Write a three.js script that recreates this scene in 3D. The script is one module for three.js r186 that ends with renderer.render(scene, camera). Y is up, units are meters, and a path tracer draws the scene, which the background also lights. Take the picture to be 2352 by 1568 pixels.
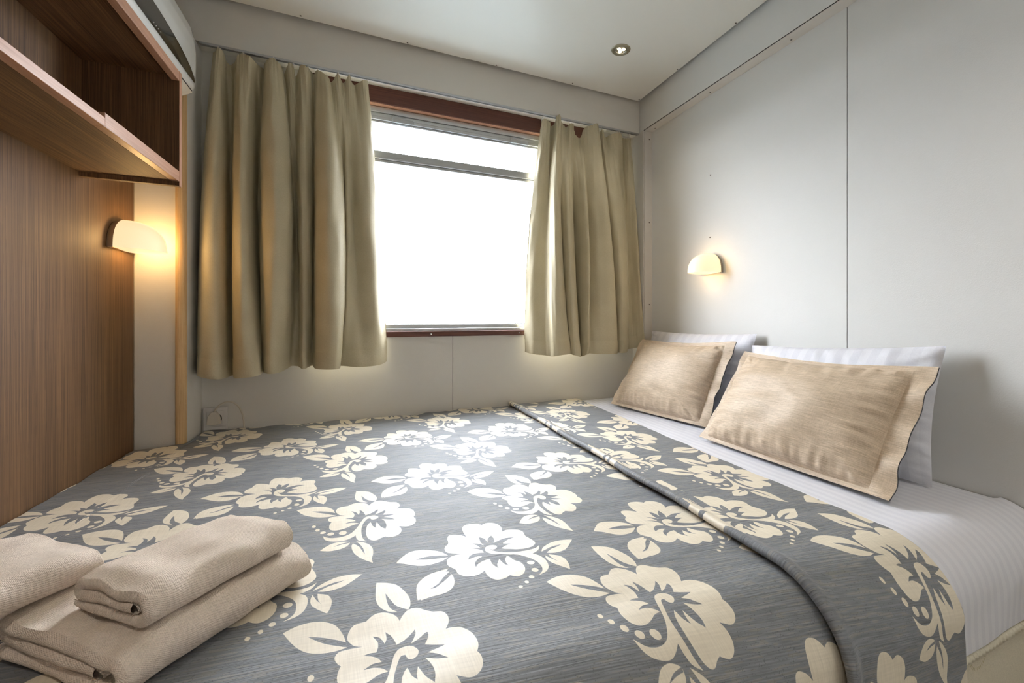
import * as THREE from 'three';
import { RoundedBoxGeometry } from 'three/addons/geometries/RoundedBoxGeometry.js';
import { mergeGeometries, mergeVertices } from 'three/addons/utils/BufferGeometryUtils.js';
import { createNoise2D, createNoise3D } from 'simplex-noise';

// ---------------------------------------------------------------- camera, sky, exposure
// Metres, y up. The window wall is the plane z = 0, the right-hand wall frame is the plane x = 0, the room lies at x < 0, z > 0.
const scene = new THREE.Scene();
const renderer = new THREE.WebGLRenderer();
renderer.toneMapping = THREE.LinearToneMapping;
renderer.toneMappingExposure = 1.08;
renderer.shadowMap.enabled = true;

const camera = new THREE.PerspectiveCamera(2 * Math.atan(839 / 996) * 180 / Math.PI, 2580 / 1678, 0.02, 400);
camera.position.set(-1.305, 0.974, 1.95);
camera.rotation.y = -24.505 * Math.PI / 180;
camera.setViewOffset(2580, 1678, 0, 110, 2352, 1568);       // a shift lens, held level
camera.updateProjectionMatrix();

scene.background = new THREE.Color(0.94, 0.985, 1.05);       // thin bright overcast
scene.backgroundIntensity = 23.0;

// ---------------------------------------------------------------- helpers
function rng(seed) { let s = seed | 0; return () => { s = (s + 0x6d2b79f5) | 0; let t = Math.imul(s ^ (s >>> 15), 1 | s); t = (t + Math.imul(t ^ (t >>> 7), 61 | t)) ^ t; return ((t ^ (t >>> 14)) >>> 0) / 4294967296; }; }
const noise2 = createNoise2D(rng(11)), noise3 = createNoise3D(rng(12));
const lerp = (a, b, t) => a + (b - a) * t, clamp = (x, a = 0, b = 1) => Math.min(b, Math.max(a, x));
const smooth = (a, b, x) => { const t = clamp((x - a) / (b - a)); return t * t * (3 - 2 * t); };
const lin = (r, g, b) => new THREE.Color().setRGB(r, g, b);

const taken = new Map();
function numbered(name) { const n = taken.get(name) ?? 0; taken.set(name, n + 1); return n ? name + '_' + String(n).padStart(3, '0') : name; }
function shadow(m) { m.castShadow = true; m.receiveShadow = true; return m; }
function thing(name, label, category, group) {
  const o = new THREE.Group(); o.name = numbered(name); o.userData = { label, category };
  if (group) o.userData.group = group;
  scene.add(o); return o;
}
function part(name, geo, mat, parent, label) {
  const m = shadow(new THREE.Mesh(geo, mat)); m.name = name; if (label) m.userData.label = label; parent.add(m); return m;
}
function structure(name, label) { const o = new THREE.Group(); o.name = numbered(name); o.userData = { kind: 'structure', label, category: name.split('_')[0] }; scene.add(o); return o; }

// uv in metres; the texture's v runs along the axis «grain»
function metreUV(geo, grain = 'y') {
  const g = geo.index ? geo.toNonIndexed() : geo, p = g.attributes.position, uv = new Float32Array(p.count * 2), gi = 'xyz'.indexOf(grain);
  const a = new THREE.Vector3(), b = new THREE.Vector3(), c = new THREE.Vector3();
  for (let i = 0; i < p.count; i += 3) {
    a.fromBufferAttribute(p, i); b.fromBufferAttribute(p, i + 1); c.fromBufferAttribute(p, i + 2);
    const n = b.clone().sub(a).cross(c.clone().sub(a)), w = [Math.abs(n.x), Math.abs(n.y), Math.abs(n.z)], k = w.indexOf(Math.max(...w));
    let ui, vi;
    if (k === gi) { [ui, vi] = [0, 1, 2].filter((q) => q !== k); } else { vi = gi; ui = 3 - k - gi; }
    [a, b, c].forEach((v, j) => { uv[(i + j) * 2] = v.getComponent(ui) + k * 0.37; uv[(i + j) * 2 + 1] = v.getComponent(vi); });
  }
  g.setAttribute('uv', new THREE.BufferAttribute(uv, 2));
  return g;
}
function box(x0, x1, y0, y1, z0, z1, r = 0.0015, grain = 'y') {
  const w = x1 - x0, h = y1 - y0, d = z1 - z0, rr = Math.min(r, w * 0.45, h * 0.45, d * 0.45);
  const g = rr > 0 ? new RoundedBoxGeometry(w, h, d, 2, rr) : new THREE.BoxGeometry(w, h, d);
  g.translate((x0 + x1) / 2, (y0 + y1) / 2, (z0 + z1) / 2);
  return metreUV(g, grain);
}
const plainBox = (...a) => box(a[0], a[1], a[2], a[3], a[4], a[5], 0, a[6] ?? 'y');
const join = (list) => mergeGeometries(list.map((g) => { const q = g.index ? g.toNonIndexed() : g; for (const k of Object.keys(q.attributes)) if (!['position', 'normal', 'uv'].includes(k)) q.deleteAttribute(k); return q; }));

// a surface from a function (i, j) -> {p: Vector3, uv: [u, v]}
function sheet(nu, nv, at, flip = false) {
  const pos = [], uv = [], idx = [];
  for (let j = 0; j <= nv; j++) for (let i = 0; i <= nu; i++) { const q = at(i / nu, j / nv); pos.push(q.p.x, q.p.y, q.p.z); uv.push(q.uv[0], q.uv[1]); }
  for (let j = 0; j < nv; j++) for (let i = 0; i < nu; i++) {
    const a = j * (nu + 1) + i, b = a + 1, c = a + nu + 1, d = c + 1;
    flip ? idx.push(a, c, b, b, c, d) : idx.push(a, b, c, b, d, c);
  }
  const g = new THREE.BufferGeometry();
  g.setAttribute('position', new THREE.Float32BufferAttribute(pos, 3)); g.setAttribute('uv', new THREE.Float32BufferAttribute(uv, 2)); g.setIndex(idx); g.computeVertexNormals();
  return g;
}
const V = (x, y, z) => new THREE.Vector3(x, y, z);
function tube(points, r, seg = 40, rad = 10, closed = false) { return new THREE.TubeGeometry(new THREE.CatmullRomCurve3(points.map((p) => V(...p)), closed), seg, r, rad, closed); }

// textures: f(x, y, w, h) -> [r, g, b] in 0..255 sRGB, or a grey number
function texture(w, h, f, srgb = true) {
  const d = new Uint8Array(w * h * 4);
  for (let y = 0; y < h; y++) for (let x = 0; x < w; x++) {
    const c = f(x, y), k = (y * w + x) * 4;
    if (typeof c === 'number') d[k] = d[k + 1] = d[k + 2] = clamp(c, 0, 255); else { d[k] = clamp(c[0], 0, 255); d[k + 1] = clamp(c[1], 0, 255); d[k + 2] = clamp(c[2], 0, 255); }
    d[k + 3] = 255;
  }
  const t = new THREE.DataTexture(d, w, h); t.wrapS = t.wrapT = THREE.RepeatWrapping; t.magFilter = THREE.LinearFilter; t.minFilter = THREE.LinearMipmapLinearFilter;
  if (srgb) t.colorSpace = THREE.SRGBColorSpace; t.needsUpdate = true; return t;
}
const tiled = (t, ru, rv) => { const c = t.clone(); c.repeat.set(ru, rv); c.needsUpdate = true; return c; };
// noise that repeats over a w x h texture; sx, sy = features across it
function tileNoise(seed, w, h, sx, sy) {
  const R = rng(seed), G = new Float32Array(sx * sy); for (let i = 0; i < G.length; i++) G[i] = R() * 2 - 1;
  return (x, y) => {
    const fx = x / w * sx, fy = y / h * sy, ix = Math.floor(fx), iy = Math.floor(fy), tx = fx - ix, ty = fy - iy, ux = tx * tx * (3 - 2 * tx), uy = ty * ty * (3 - 2 * ty);
    const q = (a, b) => G[((b % sy) + sy) % sy * sx + ((a % sx) + sx) % sx];
    return lerp(lerp(q(ix, iy), q(ix + 1, iy), ux), lerp(q(ix, iy + 1), q(ix + 1, iy + 1), ux), uy);
  };
}

// ---------------------------------------------------------------- materials
const std = (o) => new THREE.MeshStandardMaterial({ side: THREE.DoubleSide, ...o });
const phys = (o) => new THREE.MeshPhysicalMaterial({ side: THREE.DoubleSide, ...o });

function woodTexture(seed, base, dark, contrast) {
  const W = 1024, H = 1024, fine = tileNoise(seed, W, H, 512, 14), mid = tileNoise(seed + 1, W, H, 230, 9), band = tileNoise(seed + 2, W, H, 31, 4), pore = tileNoise(seed + 3, W, H, 512, 60), blot = tileNoise(seed + 4, W, H, 5, 4);
  return texture(W, H, (x, y) => {
    const k = clamp(0.5 + contrast * (0.34 * fine(x, y) + 0.18 * mid(x, y) + 0.07 * band(x, y) + 0.12 * blot(x, y)) - (pore(x, y) > 0.55 ? 0.16 : 0));
    return base.map((b, i) => lerp(dark[i], b, k));
  });
}
const woodMap = woodTexture(5, [134, 98, 62], [74, 50, 27], 1.0);
const M = {};
M.wood = std({ map: tiled(woodMap, 1.9, 0.7), roughness: 0.6 });
M.woodPanel = std({ map: tiled(woodMap, 2.1, 0.55), roughness: 0.66 });
M.edge = std({ map: tiled(woodTexture(31, [196, 150, 122], [158, 112, 86], 0.7), 1.5, 0.8), roughness: 0.4 });
M.redWood = std({ map: tiled(woodTexture(51, [112, 66, 50], [74, 40, 30], 0.9), 1.3, 0.8), roughness: 0.45 });
M.paleWood = std({ map: tiled(woodTexture(71, [222, 190, 142], [186, 148, 98], 0.7), 2, 1), roughness: 0.5 });
const speck = (() => { const a = tileNoise(91, 512, 512, 256, 256), b = tileNoise(92, 512, 512, 24, 24); return texture(512, 512, (x, y) => 128 + 70 * a(x, y) + 40 * b(x, y), false); })();
M.wall = std({ color: lin(0.77, 0.77, 0.75), roughness: 0.55, bumpMap: tiled(speck, 3, 3), bumpScale: 0.00025 });
M.wallWarm = std({ color: lin(0.74, 0.715, 0.665), roughness: 0.5, bumpMap: tiled(speck, 3, 3), bumpScale: 0.00025 });
M.ceiling = std({ color: lin(0.82, 0.81, 0.76), roughness: 0.38, bumpMap: tiled(speck, 3, 3), bumpScale: 0.0002 });
M.trim = std({ color: lin(0.70, 0.665, 0.62), roughness: 0.42 });
M.gap = std({ color: lin(0.05, 0.045, 0.04), roughness: 0.9 });
M.screw = std({ color: lin(0.16, 0.14, 0.12), roughness: 0.45, metalness: 0.6 });
M.floor = std({ color: lin(0.42, 0.36, 0.28), roughness: 0.8 });
M.alu = std({ color: lin(0.56, 0.57, 0.575), roughness: 0.3, metalness: 0.85 });
M.rubber = std({ color: lin(0.03, 0.03, 0.032), roughness: 0.7 });
M.glass = phys({ color: 0xffffff, transmission: 1, thickness: 0, roughness: 0, ior: 1.5 });
M.clear = phys({ color: lin(0.9, 0.9, 0.9), transmission: 0.7, thickness: 0, roughness: 0.15, ior: 1.49 });
M.white = std({ color: lin(0.78, 0.77, 0.73), roughness: 0.3 });
M.plastic = std({ color: lin(0.75, 0.72, 0.69), roughness: 0.3 });
M.plug = std({ color: lin(0.66, 0.60, 0.50), roughness: 0.4 });
M.acBody = phys({ color: lin(0.80, 0.79, 0.75), roughness: 0.25, clearcoat: 0.4, clearcoatRoughness: 0.15 });
M.black = phys({ color: lin(0.012, 0.012, 0.012), roughness: 0.12, clearcoat: 0.6 });
M.chrome = std({ color: lin(0.72, 0.72, 0.72), metalness: 1, roughness: 0.2 });
M.satinSteel = std({ color: lin(0.55, 0.52, 0.46), metalness: 1, roughness: 0.38 });
M.water = std({ color: lin(0.10, 0.13, 0.14), roughness: 0.18 });

const weave = (() => { const W = 512, a = tileNoise(101, W, W, 64, 512), b = tileNoise(102, W, W, 512, 64); return texture(W, W, (x, y) => 128 + 60 * a(x, y) * (y % 4 < 2 ? 1 : 0.4) + 40 * b(x, y) + (x + y) % 4 * 6, false); })();
const curtainMap = (() => { const W = 512, a = tileNoise(111, W, W, 256, 512), b = tileNoise(112, W, W, 6, 6); return texture(W, W, (x, y) => { const k = 7 * a(x, y) + 5 * b(x, y); return [194 + k, 183 + k, 153 + k]; }); })();
M.curtain = phys({ map: tiled(curtainMap, 3, 3), roughness: 0.52, sheen: 0.25, sheenRoughness: 0.5, sheenColor: lin(0.9, 0.85, 0.7), bumpMap: tiled(weave, 8, 8), bumpScale: 0.0003 });

// satin-striped white bed linen: stripes 11 mm wide along v
const linenMap = (() => { const W = 512, H = 512, a = tileNoise(121, W, H, 256, 256); return texture(W, H, (x, y) => { const s = Math.sin(x / W * Math.PI * 2 * 8), k = s > 0 ? 0 : -6; const n = 3 * a(x, y); return [232 + k + n, 233 + k + n, 240 + k * 0.85 + n]; }); })();
const linenRough = (() => { const W = 512; return texture(W, 8, (x) => (Math.sin(x / W * Math.PI * 2 * 8) > 0 ? 120 : 190), false); })();
const linen = (ru, rv) => std({ map: tiled(linenMap, ru, rv), roughness: 1, roughnessMap: tiled(linenRough, ru, rv), bumpMap: tiled(weave, ru * 3, rv * 3), bumpScale: 0.00015 });
M.sheet = linen(5.2, 5.2);
M.linen = linen(2.7, 2.7);

// slubby champagne satin of the small pillows: threads run along u
const champagne = (() => {
  const W = 1024, H = 1024, a = tileNoise(131, W, H, 9, 512), b = tileNoise(132, W, H, 20, 230), c = tileNoise(133, W, H, 512, 24), d = tileNoise(134, W, H, 5, 5);
  return texture(W, H, (x, y) => { const k = 15 * a(x, y) + 11 * b(x, y) + 8 * c(x, y) + 5 * d(x, y); return [200 + k, 180 + k * 0.98, 155 + k * 0.92]; });
})();
M.champagne = phys({ ior: 1.6, map: tiled(champagne, 4, 4), roughness: 0.56, sheen: 0.2, sheenRoughness: 0.45, sheenColor: lin(1, 0.9, 0.75), bumpMap: tiled(weave, 7, 7), bumpScale: 0.0003 });
M.greyLining = std({ color: lin(0.13, 0.14, 0.16), roughness: 0.6 });

// terry towelling
const terry = (() => { const W = 512; const a = tileNoise(141, W, W, 200, 200), b = tileNoise(142, W, W, 18, 18); return texture(W, W, (x, y) => { const g = Math.sin(x / W * Math.PI * 2 * 64) * Math.sin(y / W * Math.PI * 2 * 64); return 128 + 62 * g + 46 * a(x, y) + 14 * b(x, y); }, false); })();
const terryMap = (() => { const W = 512; const a = tileNoise(143, W, W, 128, 128), b = tileNoise(144, W, W, 12, 12); return texture(W, W, (x, y) => { const g = Math.sin(x / W * Math.PI * 2 * 64) * Math.sin(y / W * Math.PI * 2 * 64), k = 9 * g + 9 * a(x, y) + 5 * b(x, y); return [236 + k, 221 + k, 206 + k]; }); })();
M.towel = phys({ map: tiled(terryMap, 7, 7), roughness: 0.95, sheen: 0.6, sheenRoughness: 0.6, sheenColor: lin(0.8, 0.72, 0.62), bumpMap: tiled(terry, 7, 7), bumpScale: 0.0016 });

// damask ticking of the bed base
const damask = (() => {
  const W = 1024, cv = document.createElement('canvas'); cv.width = cv.height = W; const c = cv.getContext('2d');
  c.fillStyle = 'rgb(216,208,188)'; c.fillRect(0, 0, W, W);
  const R = rng(151);
  for (let i = 0; i < 7; i++) for (const [ox, oy] of [[0, 0], [W, 0], [0, W], [-W, 0], [0, -W]]) {
    const q = rng(300 + i), x = q() * W + ox, y = q() * W + oy, a0 = q() * 6.28;
    for (let k = 0; k < 5; k++) {
      c.setLineDash([5, 6]); c.lineWidth = 11; c.strokeStyle = 'rgb(188,178,140)'; c.beginPath(); c.arc(x + 90 * Math.cos(a0 + k * 1.2566), y + 90 * Math.sin(a0 + k * 1.2566), 62, a0 + k * 1.2566 - 1.5, a0 + k * 1.2566 + 1.3); c.stroke();
    }
    c.setLineDash([]); c.fillStyle = 'rgb(190,180,144)'; for (let k = 0; k < 12; k++) { c.beginPath(); c.arc(x + (q() - 0.5) * 90, y + (q() - 0.5) * 90, 5, 0, 7); c.fill(); }
  }
  const im = c.getImageData(0, 0, W, W).data, n = tileNoise(152, W, W, 256, 512);
  return texture(W, W, (x, y) => { const k = (y * W + x) * 4, m = 8 * n(x, y); return [im[k] + m, im[k + 1] + m, im[k + 2] + m]; });
})();
M.ticking = std({ map: tiled(damask, 2, 2), roughness: 0.6 });
M.cord = std({ color: lin(0.62, 0.58, 0.46), roughness: 0.6 });

// ---------------------------------------------------------------- woven hibiscus pattern of the bedspread
// Outlines in thousandths of the repeat (x, y, corner flag) round the middle of each flower.
const FLOWER = {
  A: {
    petals: [
      [-165,-190,0,-143,-196,0,-108,-184,0,-81,-159,1,-83,-196,0,-78,-231,0,-65,-259,0,-40,-274,0,-5,-271,0,17,-257,0,31,-242,1,57,-254,0,86,-249,0,110,-230,0,119,-201,0,112,-170,0,105,-152,1,131,-163,0,165,-159,0,194,-144,0,204,-121,0,198,-92,0,196,-73,0,207,-42,0,213,-11,0,202,13,0,179,30,0,145,39,0,109,36,0,71,21,0,32,3,1,-19,-5,1,28,68,1,41,79,0,51,110,0,70,136,0,72,167,0,64,194,0,46,217,0,22,229,0,2,225,0,-15,214,1,-39,226,0,-66,230,0,-85,225,0,-100,208,0,-106,182,0,-102,149,1,-127,166,0,-155,175,0,-186,170,0,-206,156,0,-217,134,0,-219,105,0,-234,84,0,-242,65,0,-239,42,0,-227,15,0,-208,-5,0,-182,-15,0,-146,-17,1,-173,-29,0,-198,-39,0,-213,-54,0,-214,-81,0,-205,-102,0,-185,-124,0,-178,-147,0,-177,-164,0],
    ],
    star: [
      [-23,-137,1,-5,-117,0,-2,-87,0,-4,-70,1,6,-97,0,24,-121,0,40,-134,1,41,-108,0,35,-84,0,21,-56,1,58,-73,0,96,-83,0,140,-74,1,101,-65,0,60,-38,1,74,-31,0,98,-24,1,67,-15,0,35,2,1,71,23,0,109,37,0,158,38,0,192,26,1,127,68,1,91,76,0,34,70,1,17,93,0,9,125,0,14,148,1,-2,125,0,-8,83,1,-30,114,0,-38,138,0,-38,154,1,-50,121,0,-51,91,0,-46,69,1,-73,74,0,-101,86,0,-117,98,0,-128,112,1,-124,86,0,-102,58,0,-73,42,1,-98,35,0,-122,42,0,-142,50,1,-128,22,0,-102,4,0,-75,5,0,-53,10,1,-53,-11,0,-66,-30,0,-85,-44,0,-110,-55,1,-80,-48,0,-54,-37,1,-58,-63,0,-77,-91,1,-49,-78,0,-28,-54,1,-33,-88,0],
    ],
    leaves: [
      [-15,-10,1,-7,-1,0,11,-4,0,22,-16,0,20,-32,0,-1,-42,0,-23,-37,0,-36,-22,0,-41,0,0,-34,21,0,-16,37,0,15,49,0,49,62,0,89,80,0,121,113,0,138,143,0,142,171,0,140,200,0,129,223,0,113,237,0,100,246,1,126,238,0,150,226,0,170,203,0,181,169,0,182,135,0,172,107,0,152,88,1,175,78,0,199,59,0,215,29,1,187,48,0,149,56,0,116,57,0,77,53,0,41,44,0,8,26,0,-11,5,0],
      [-452,-24,1,-421,-57,0,-377,-91,0,-333,-99,0,-278,-87,0,-238,-62,0,-214,-23,1,-219,-7,1,-253,21,0,-294,36,0,-342,37,0,-384,16,0,-419,-9,0],
      [-417,260,1,-412,214,0,-399,167,0,-374,133,0,-337,108,0,-292,96,0,-244,91,1,-248,118,1,-243,145,0,-246,171,0,-262,202,0,-289,222,0,-331,243,0,-380,255,0],
      [397,20,1,354,9,0,299,14,0,254,33,0,219,57,0,200,84,1,218,98,1,250,108,0,289,104,0,332,83,0],
      [251,241,1,265,207,0,269,167,0,255,135,0,218,113,1,200,115,1,191,148,0,197,180,0,219,210,0],
    ],
    veins: [
      [-364,-27,1,-321,-36,0,-275,-37,0,-214,-23,1,-219,-7,1,-268,-8,0,-319,-14,0],
      [-374,213,1,-339,196,0,-310,164,0,-282,124,0,-244,91,1,-248,120,1,-278,162,0,-311,193,0,-338,208,0],
      [323,47,1,278,51,0,234,69,0,200,84,1,218,98,1,252,75,0,288,62,0],
      [231,182,1,220,153,0,218,113,1,200,115,1,213,151,0],
    ],
    dots: [[111,153,17,15],[102,209,15,14],[66,249,12,11],[31,276,9,10],[-7,298,9,9]],
  },
  B: {
    petals: [
      [324,350,0,343,328,0,383,322,1,415,295,0,447,293,0,477,311,0,493,335,0,497,356,1,513,329,0,540,304,0,572,303,0,597,323,0,621,339,0,655,349,0,668,375,0,663,407,0,643,440,1,667,439,0,697,448,0,720,474,0,728,511,0,724,546,0,711,569,1,718,588,0,712,620,0,688,646,0,657,654,0,619,641,1,626,669,0,622,699,0,605,725,0,578,740,0,552,736,0,536,729,1,515,740,0,493,755,0,473,754,0,457,734,0,449,694,0,450,653,0,460,608,0,478,572,1,424,569,1,397,573,0,363,592,0,333,603,0,303,602,0,282,586,0,274,560,0,277,530,0,287,506,1,274,488,0,270,465,0,284,443,0,313,439,0,335,439,0,359,441,1,335,430,0,324,415,0,316,399,0,315,376,0],
    ],
    star: [
      [441,394,1,456,417,0,464,447,0,466,468,1,493,456,0,521,432,0,539,412,1,537,436,0,514,476,1,543,461,0,570,440,0,579,440,0,575,462,0,556,492,1,585,501,0,619,511,1,598,518,0,557,528,1,584,543,0,614,571,1,579,564,0,543,549,1,556,579,0,559,617,0,549,650,1,531,629,0,521,602,0,515,577,1,505,605,0,502,630,1,489,609,0,485,583,0,482,572,1,470,587,0,457,615,0,449,656,0,447,696,0,456,735,1,429,729,1,422,667,0,419,620,0,414,602,1,424,569,1,411,553,0,384,541,0,353,542,1,380,527,0,411,526,1,401,508,0,382,494,0,358,484,1,381,480,0,399,483,1,408,458,0,409,431,0,396,402,1,419,416,0,431,451,1,440,426,0],
    ],
    leaves: [
      [526,527,0,530,507,0,514,487,0,490,484,0,467,492,0,450,514,0,435,551,0,417,596,0,397,629,0,370,660,0,335,676,0,301,678,0,271,670,0,243,644,1,250,680,0,272,703,0,306,715,0,343,715,0,375,698,0,398,679,1,399,709,0,411,738,0,443,755,1,431,726,0,427,684,0,430,631,0,441,586,0,459,542,0,472,520,0,487,518,1,492,536,0,508,541,0],
      [105,302,1,149,282,0,196,275,0,240,285,0,278,313,0,300,358,0,309,402,1,312,428,1,271,435,0,223,430,0,175,407,0,137,365,0],
      [447,102,1,489,115,0,525,143,0,546,193,0,556,239,0,551,279,0,538,304,1,498,304,1,466,293,0,442,263,0,432,223,0,435,171,0],
      [596,264,1,598,213,0,612,162,0,641,125,0,679,105,0,719,101,0,753,111,1,753,135,1,755,170,0,742,212,0,717,238,0,685,250,0,642,254,0],
      [228,790,1,251,761,0,279,735,0,312,724,0,340,726,0,364,737,1,365,750,1,356,772,0,335,793,0,304,804,0,267,806,0],
      [451,949,1,451,912,0,461,870,0,463,824,0,450,789,0,425,761,0,395,742,1,378,761,1,370,789,0,373,831,0,389,871,0,418,915,0],
    ],
    veins: [
      [188,346,1,230,358,0,274,378,0,309,402,1,312,428,1,267,403,0,223,376,0],
      [472,182,1,485,229,0,501,270,0,538,304,1,498,304,1,477,278,0,470,235,0],
      [645,209,1,684,184,0,719,142,0,753,111,1,753,135,1,716,170,0,674,203,0],
      [289,769,1,322,748,0,364,737,1,363,749,1,328,756,0],
      [424,867,1,422,825,0,412,785,0,395,742,1,378,761,1,404,799,0,415,837,0],
    ],
    dots: [[199,527,10,12],[217,565,11,13],[243,602,14,15],[280,633,17,16],[338,641,19,19]],
  },
};
const REPEAT = { origin: [-1.4834, 0.7452], a: [0.3538, 0.0456], b: [0.0344, 0.4092], second: [0, 0] };
function smoothPath(c, l, ox, oy, S) {
  const P = []; for (let i = 0; i < l.length; i += 3) P.push([ox + l[i] / 1000 * S, oy + l[i + 1] / 1000 * S, l[i + 2]]);
  const n = P.length; c.beginPath(); c.moveTo(P[0][0], P[0][1]);
  const tan = (i) => { const p = P[i]; if (p[2]) return [0, 0]; const a = P[(i + n - 1) % n], b = P[(i + 1) % n]; return [(b[0] - a[0]) / 6, (b[1] - a[1]) / 6]; };
  for (let i = 0; i < n; i++) { const p = P[i], q = P[(i + 1) % n], t = tan(i), u = tan((i + 1) % n); c.bezierCurveTo(p[0] + t[0], p[1] + t[1], q[0] - u[0], q[1] - u[1], q[0], q[1]); }
  c.closePath(); c.fill();
}
const patternMask = (() => {
  const W = 2048, S = W / 2, cv = document.createElement('canvas'); cv.width = cv.height = W; const c = cv.getContext('2d');
  c.fillStyle = '#000'; c.fillRect(0, 0, W, W);
  for (const kind of ['A', 'B']) for (let i = -1; i <= 2; i++) for (let j = -1; j <= 2; j++) {
    const ox = (i + (kind === 'B' ? REPEAT.second[0] : 0)) * S, oy = (j + (kind === 'B' ? REPEAT.second[1] : 0)) * S, f = FLOWER[kind];
    c.fillStyle = '#fff'; f.petals.forEach((l) => smoothPath(c, l, ox, oy, S));
    c.fillStyle = '#000'; f.star.forEach((l) => smoothPath(c, l, ox, oy, S));
    c.fillStyle = '#fff'; f.leaves.forEach((l) => smoothPath(c, l, ox, oy, S));
    c.fillStyle = '#000'; f.veins.forEach((l) => smoothPath(c, l, ox, oy, S));
    c.fillStyle = '#fff'; f.dots.forEach((d) => { c.beginPath(); c.ellipse(ox + d[0] / 1000 * S, oy + d[1] / 1000 * S, d[2] / 1000 * S, d[3] / 1000 * S, 0, 0, 7); c.fill(); });
  }
  return c.getImageData(0, 0, W, W).data;
})();
const spreadMaps = (() => {
  const W = 2048, streak = tileNoise(161, W, W, 14, 900), streak2 = tileNoise(162, W, W, 40, 420), fleck = tileNoise(163, W, W, 420, 800), warp = tileNoise(164, W, W, 700, 40), weft = tileNoise(165, W, W, 24, 520);
  const m = (x, y) => patternMask[(y * W + x) * 4] / 255;
  const colour = texture(W, W, (x, y) => {
    const k = m(x, y), s = 13 * streak(x, y) + 9 * streak2(x, y), f = fleck(x, y) > 0.72 ? -26 : 0, t = 6 * warp(x, y) + 5 * weft(x, y);
    const warm = streak2(x, y) > 0.35 ? 5 : 0;
    return [lerp(116 + s + f + warm, 227 + t, k), lerp(119 + s + f + warm * 0.4, 217 + t, k), lerp(124 + s + f - warm, 197 + t, k)];
  });
  const rough = texture(1024, 1024, (x, y) => lerp(172, 134, m(x * 2, y * 2)), false);
  const bump = texture(1024, 1024, (x, y) => lerp(110 + 90 * streak(x * 2, y * 2) + 20 * streak2(x * 2, y * 2), 128 + 12 * warp(x * 2, y * 2), m(x * 2, y * 2)), false);
  return { colour, rough, bump };
})();
M.spread = phys({ ior: 1.65, map: spreadMaps.colour, roughness: 1, roughnessMap: spreadMaps.rough, bumpMap: spreadMaps.bump, bumpScale: 0.0006, sheen: 0.15, sheenRoughness: 0.5, sheenColor: lin(0.9, 0.93, 1) });
const repeatDet = REPEAT.a[0] * REPEAT.b[1] - REPEAT.a[1] * REPEAT.b[0];
function patternUV(x, z) { const dx = x - REPEAT.origin[0], dz = z - REPEAT.origin[1]; return [(dx * REPEAT.b[1] - dz * REPEAT.b[0]) / repeatDet / 2, (dz * REPEAT.a[0] - dx * REPEAT.a[1]) / repeatDet / 2]; }

// ================================================================ the setting
const CEIL = 2.14, PANEL = 2.0855, SOFFIT = 1.931, WOODX = -1.96, BACK = 2.5;
const WIN = { x0: -1.53, x1: -0.25, y0: 0.915, y1: 1.863 };

{ // floor, back wall
  const f = structure('floor', 'beige floor of the cabin'); part('floor_board', plainBox(-2.1, 0.25, -0.1, 0, -0.12, BACK + 0.1), M.floor, f);
  const b = structure('wall_back', 'plain white cabin wall facing the window'); part('wall_panel', plainBox(-2.1, 0.25, 0, CEIL, BACK, BACK + 0.1), M.wall, b);
}
const screwGeo = new THREE.CylinderGeometry(0.0028, 0.0032, 0.0016, 12);
function screw(parent, x, y, z, axis) {
  const m = part('screw', screwGeo, M.screw, parent); m.position.set(x, y, z);
  if (axis === 'x') m.rotation.z = Math.PI / 2; if (axis === 'z') m.rotation.x = Math.PI / 2; return m;
}
{ // ceiling with its fixing screws
  const c = structure('ceiling', 'smooth off white ceiling panel');
  part('deck', plainBox(-2.1, 0.25, CEIL, CEIL + 0.1, -0.12, BACK + 0.1), M.ceiling, c);
  const panel = part('ceiling_panel', box(WOODX + 0.02, -0.020, PANEL, PANEL + 0.018, 0.084, BACK - 0.02, 0.0008), M.ceiling, c);    // hung below the deck, a finger's width clear of the walls
  for (const [x, z] of [[-1.517, 0.098], [-1.145, 0.095], [-0.774, 0.093], [-0.404, 0.099], [-0.029, 0.103], [-0.0275, 0.398], [-0.0275, 0.733], [-0.0275, 1.07]]) screw(panel, x, PANEL - 0.0006, z, 'y');
}
{ // window wall: panels below, beside and above the opening, each its own board
  const w = structure('wall_window', 'off white panelled cabin wall round the window');
  const seam = -0.9466, d = -0.1;
  part('wall_panel', box(-2.1, seam - 0.001, 0, WIN.y0 - 0.023, d, 0, 0.0006), M.wallWarm, w);
  part('wall_panel', box(seam + 0.001, 0.2, 0, WIN.y0 - 0.023, d, 0, 0.0006), M.wallWarm, w);
  part('joint', plainBox(seam - 0.001, seam + 0.001, 0, WIN.y0 - 0.023, d, -0.003), M.gap, w);
  part('wall_panel', plainBox(-2.1, WIN.x0, WIN.y0 - 0.023, CEIL, d, 0), M.wallWarm, w);
  part('wall_panel', plainBox(WIN.x1, 0.2, WIN.y0 - 0.023, CEIL, d, 0), M.wallWarm, w);
  part('wall_panel', plainBox(WIN.x0, WIN.x1, SOFFIT, CEIL, d, 0), M.wallWarm, w);
}
{ // boxed-in soffit above the window
  const t = structure('trim_1', 'off white boxed soffit running above the window');
  part('fascia', box(-1.9605, -0.0008, SOFFIT, CEIL - 0.0005, 0.0005, 0.064, 0.0012), M.wallWarm, t);
}
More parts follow.
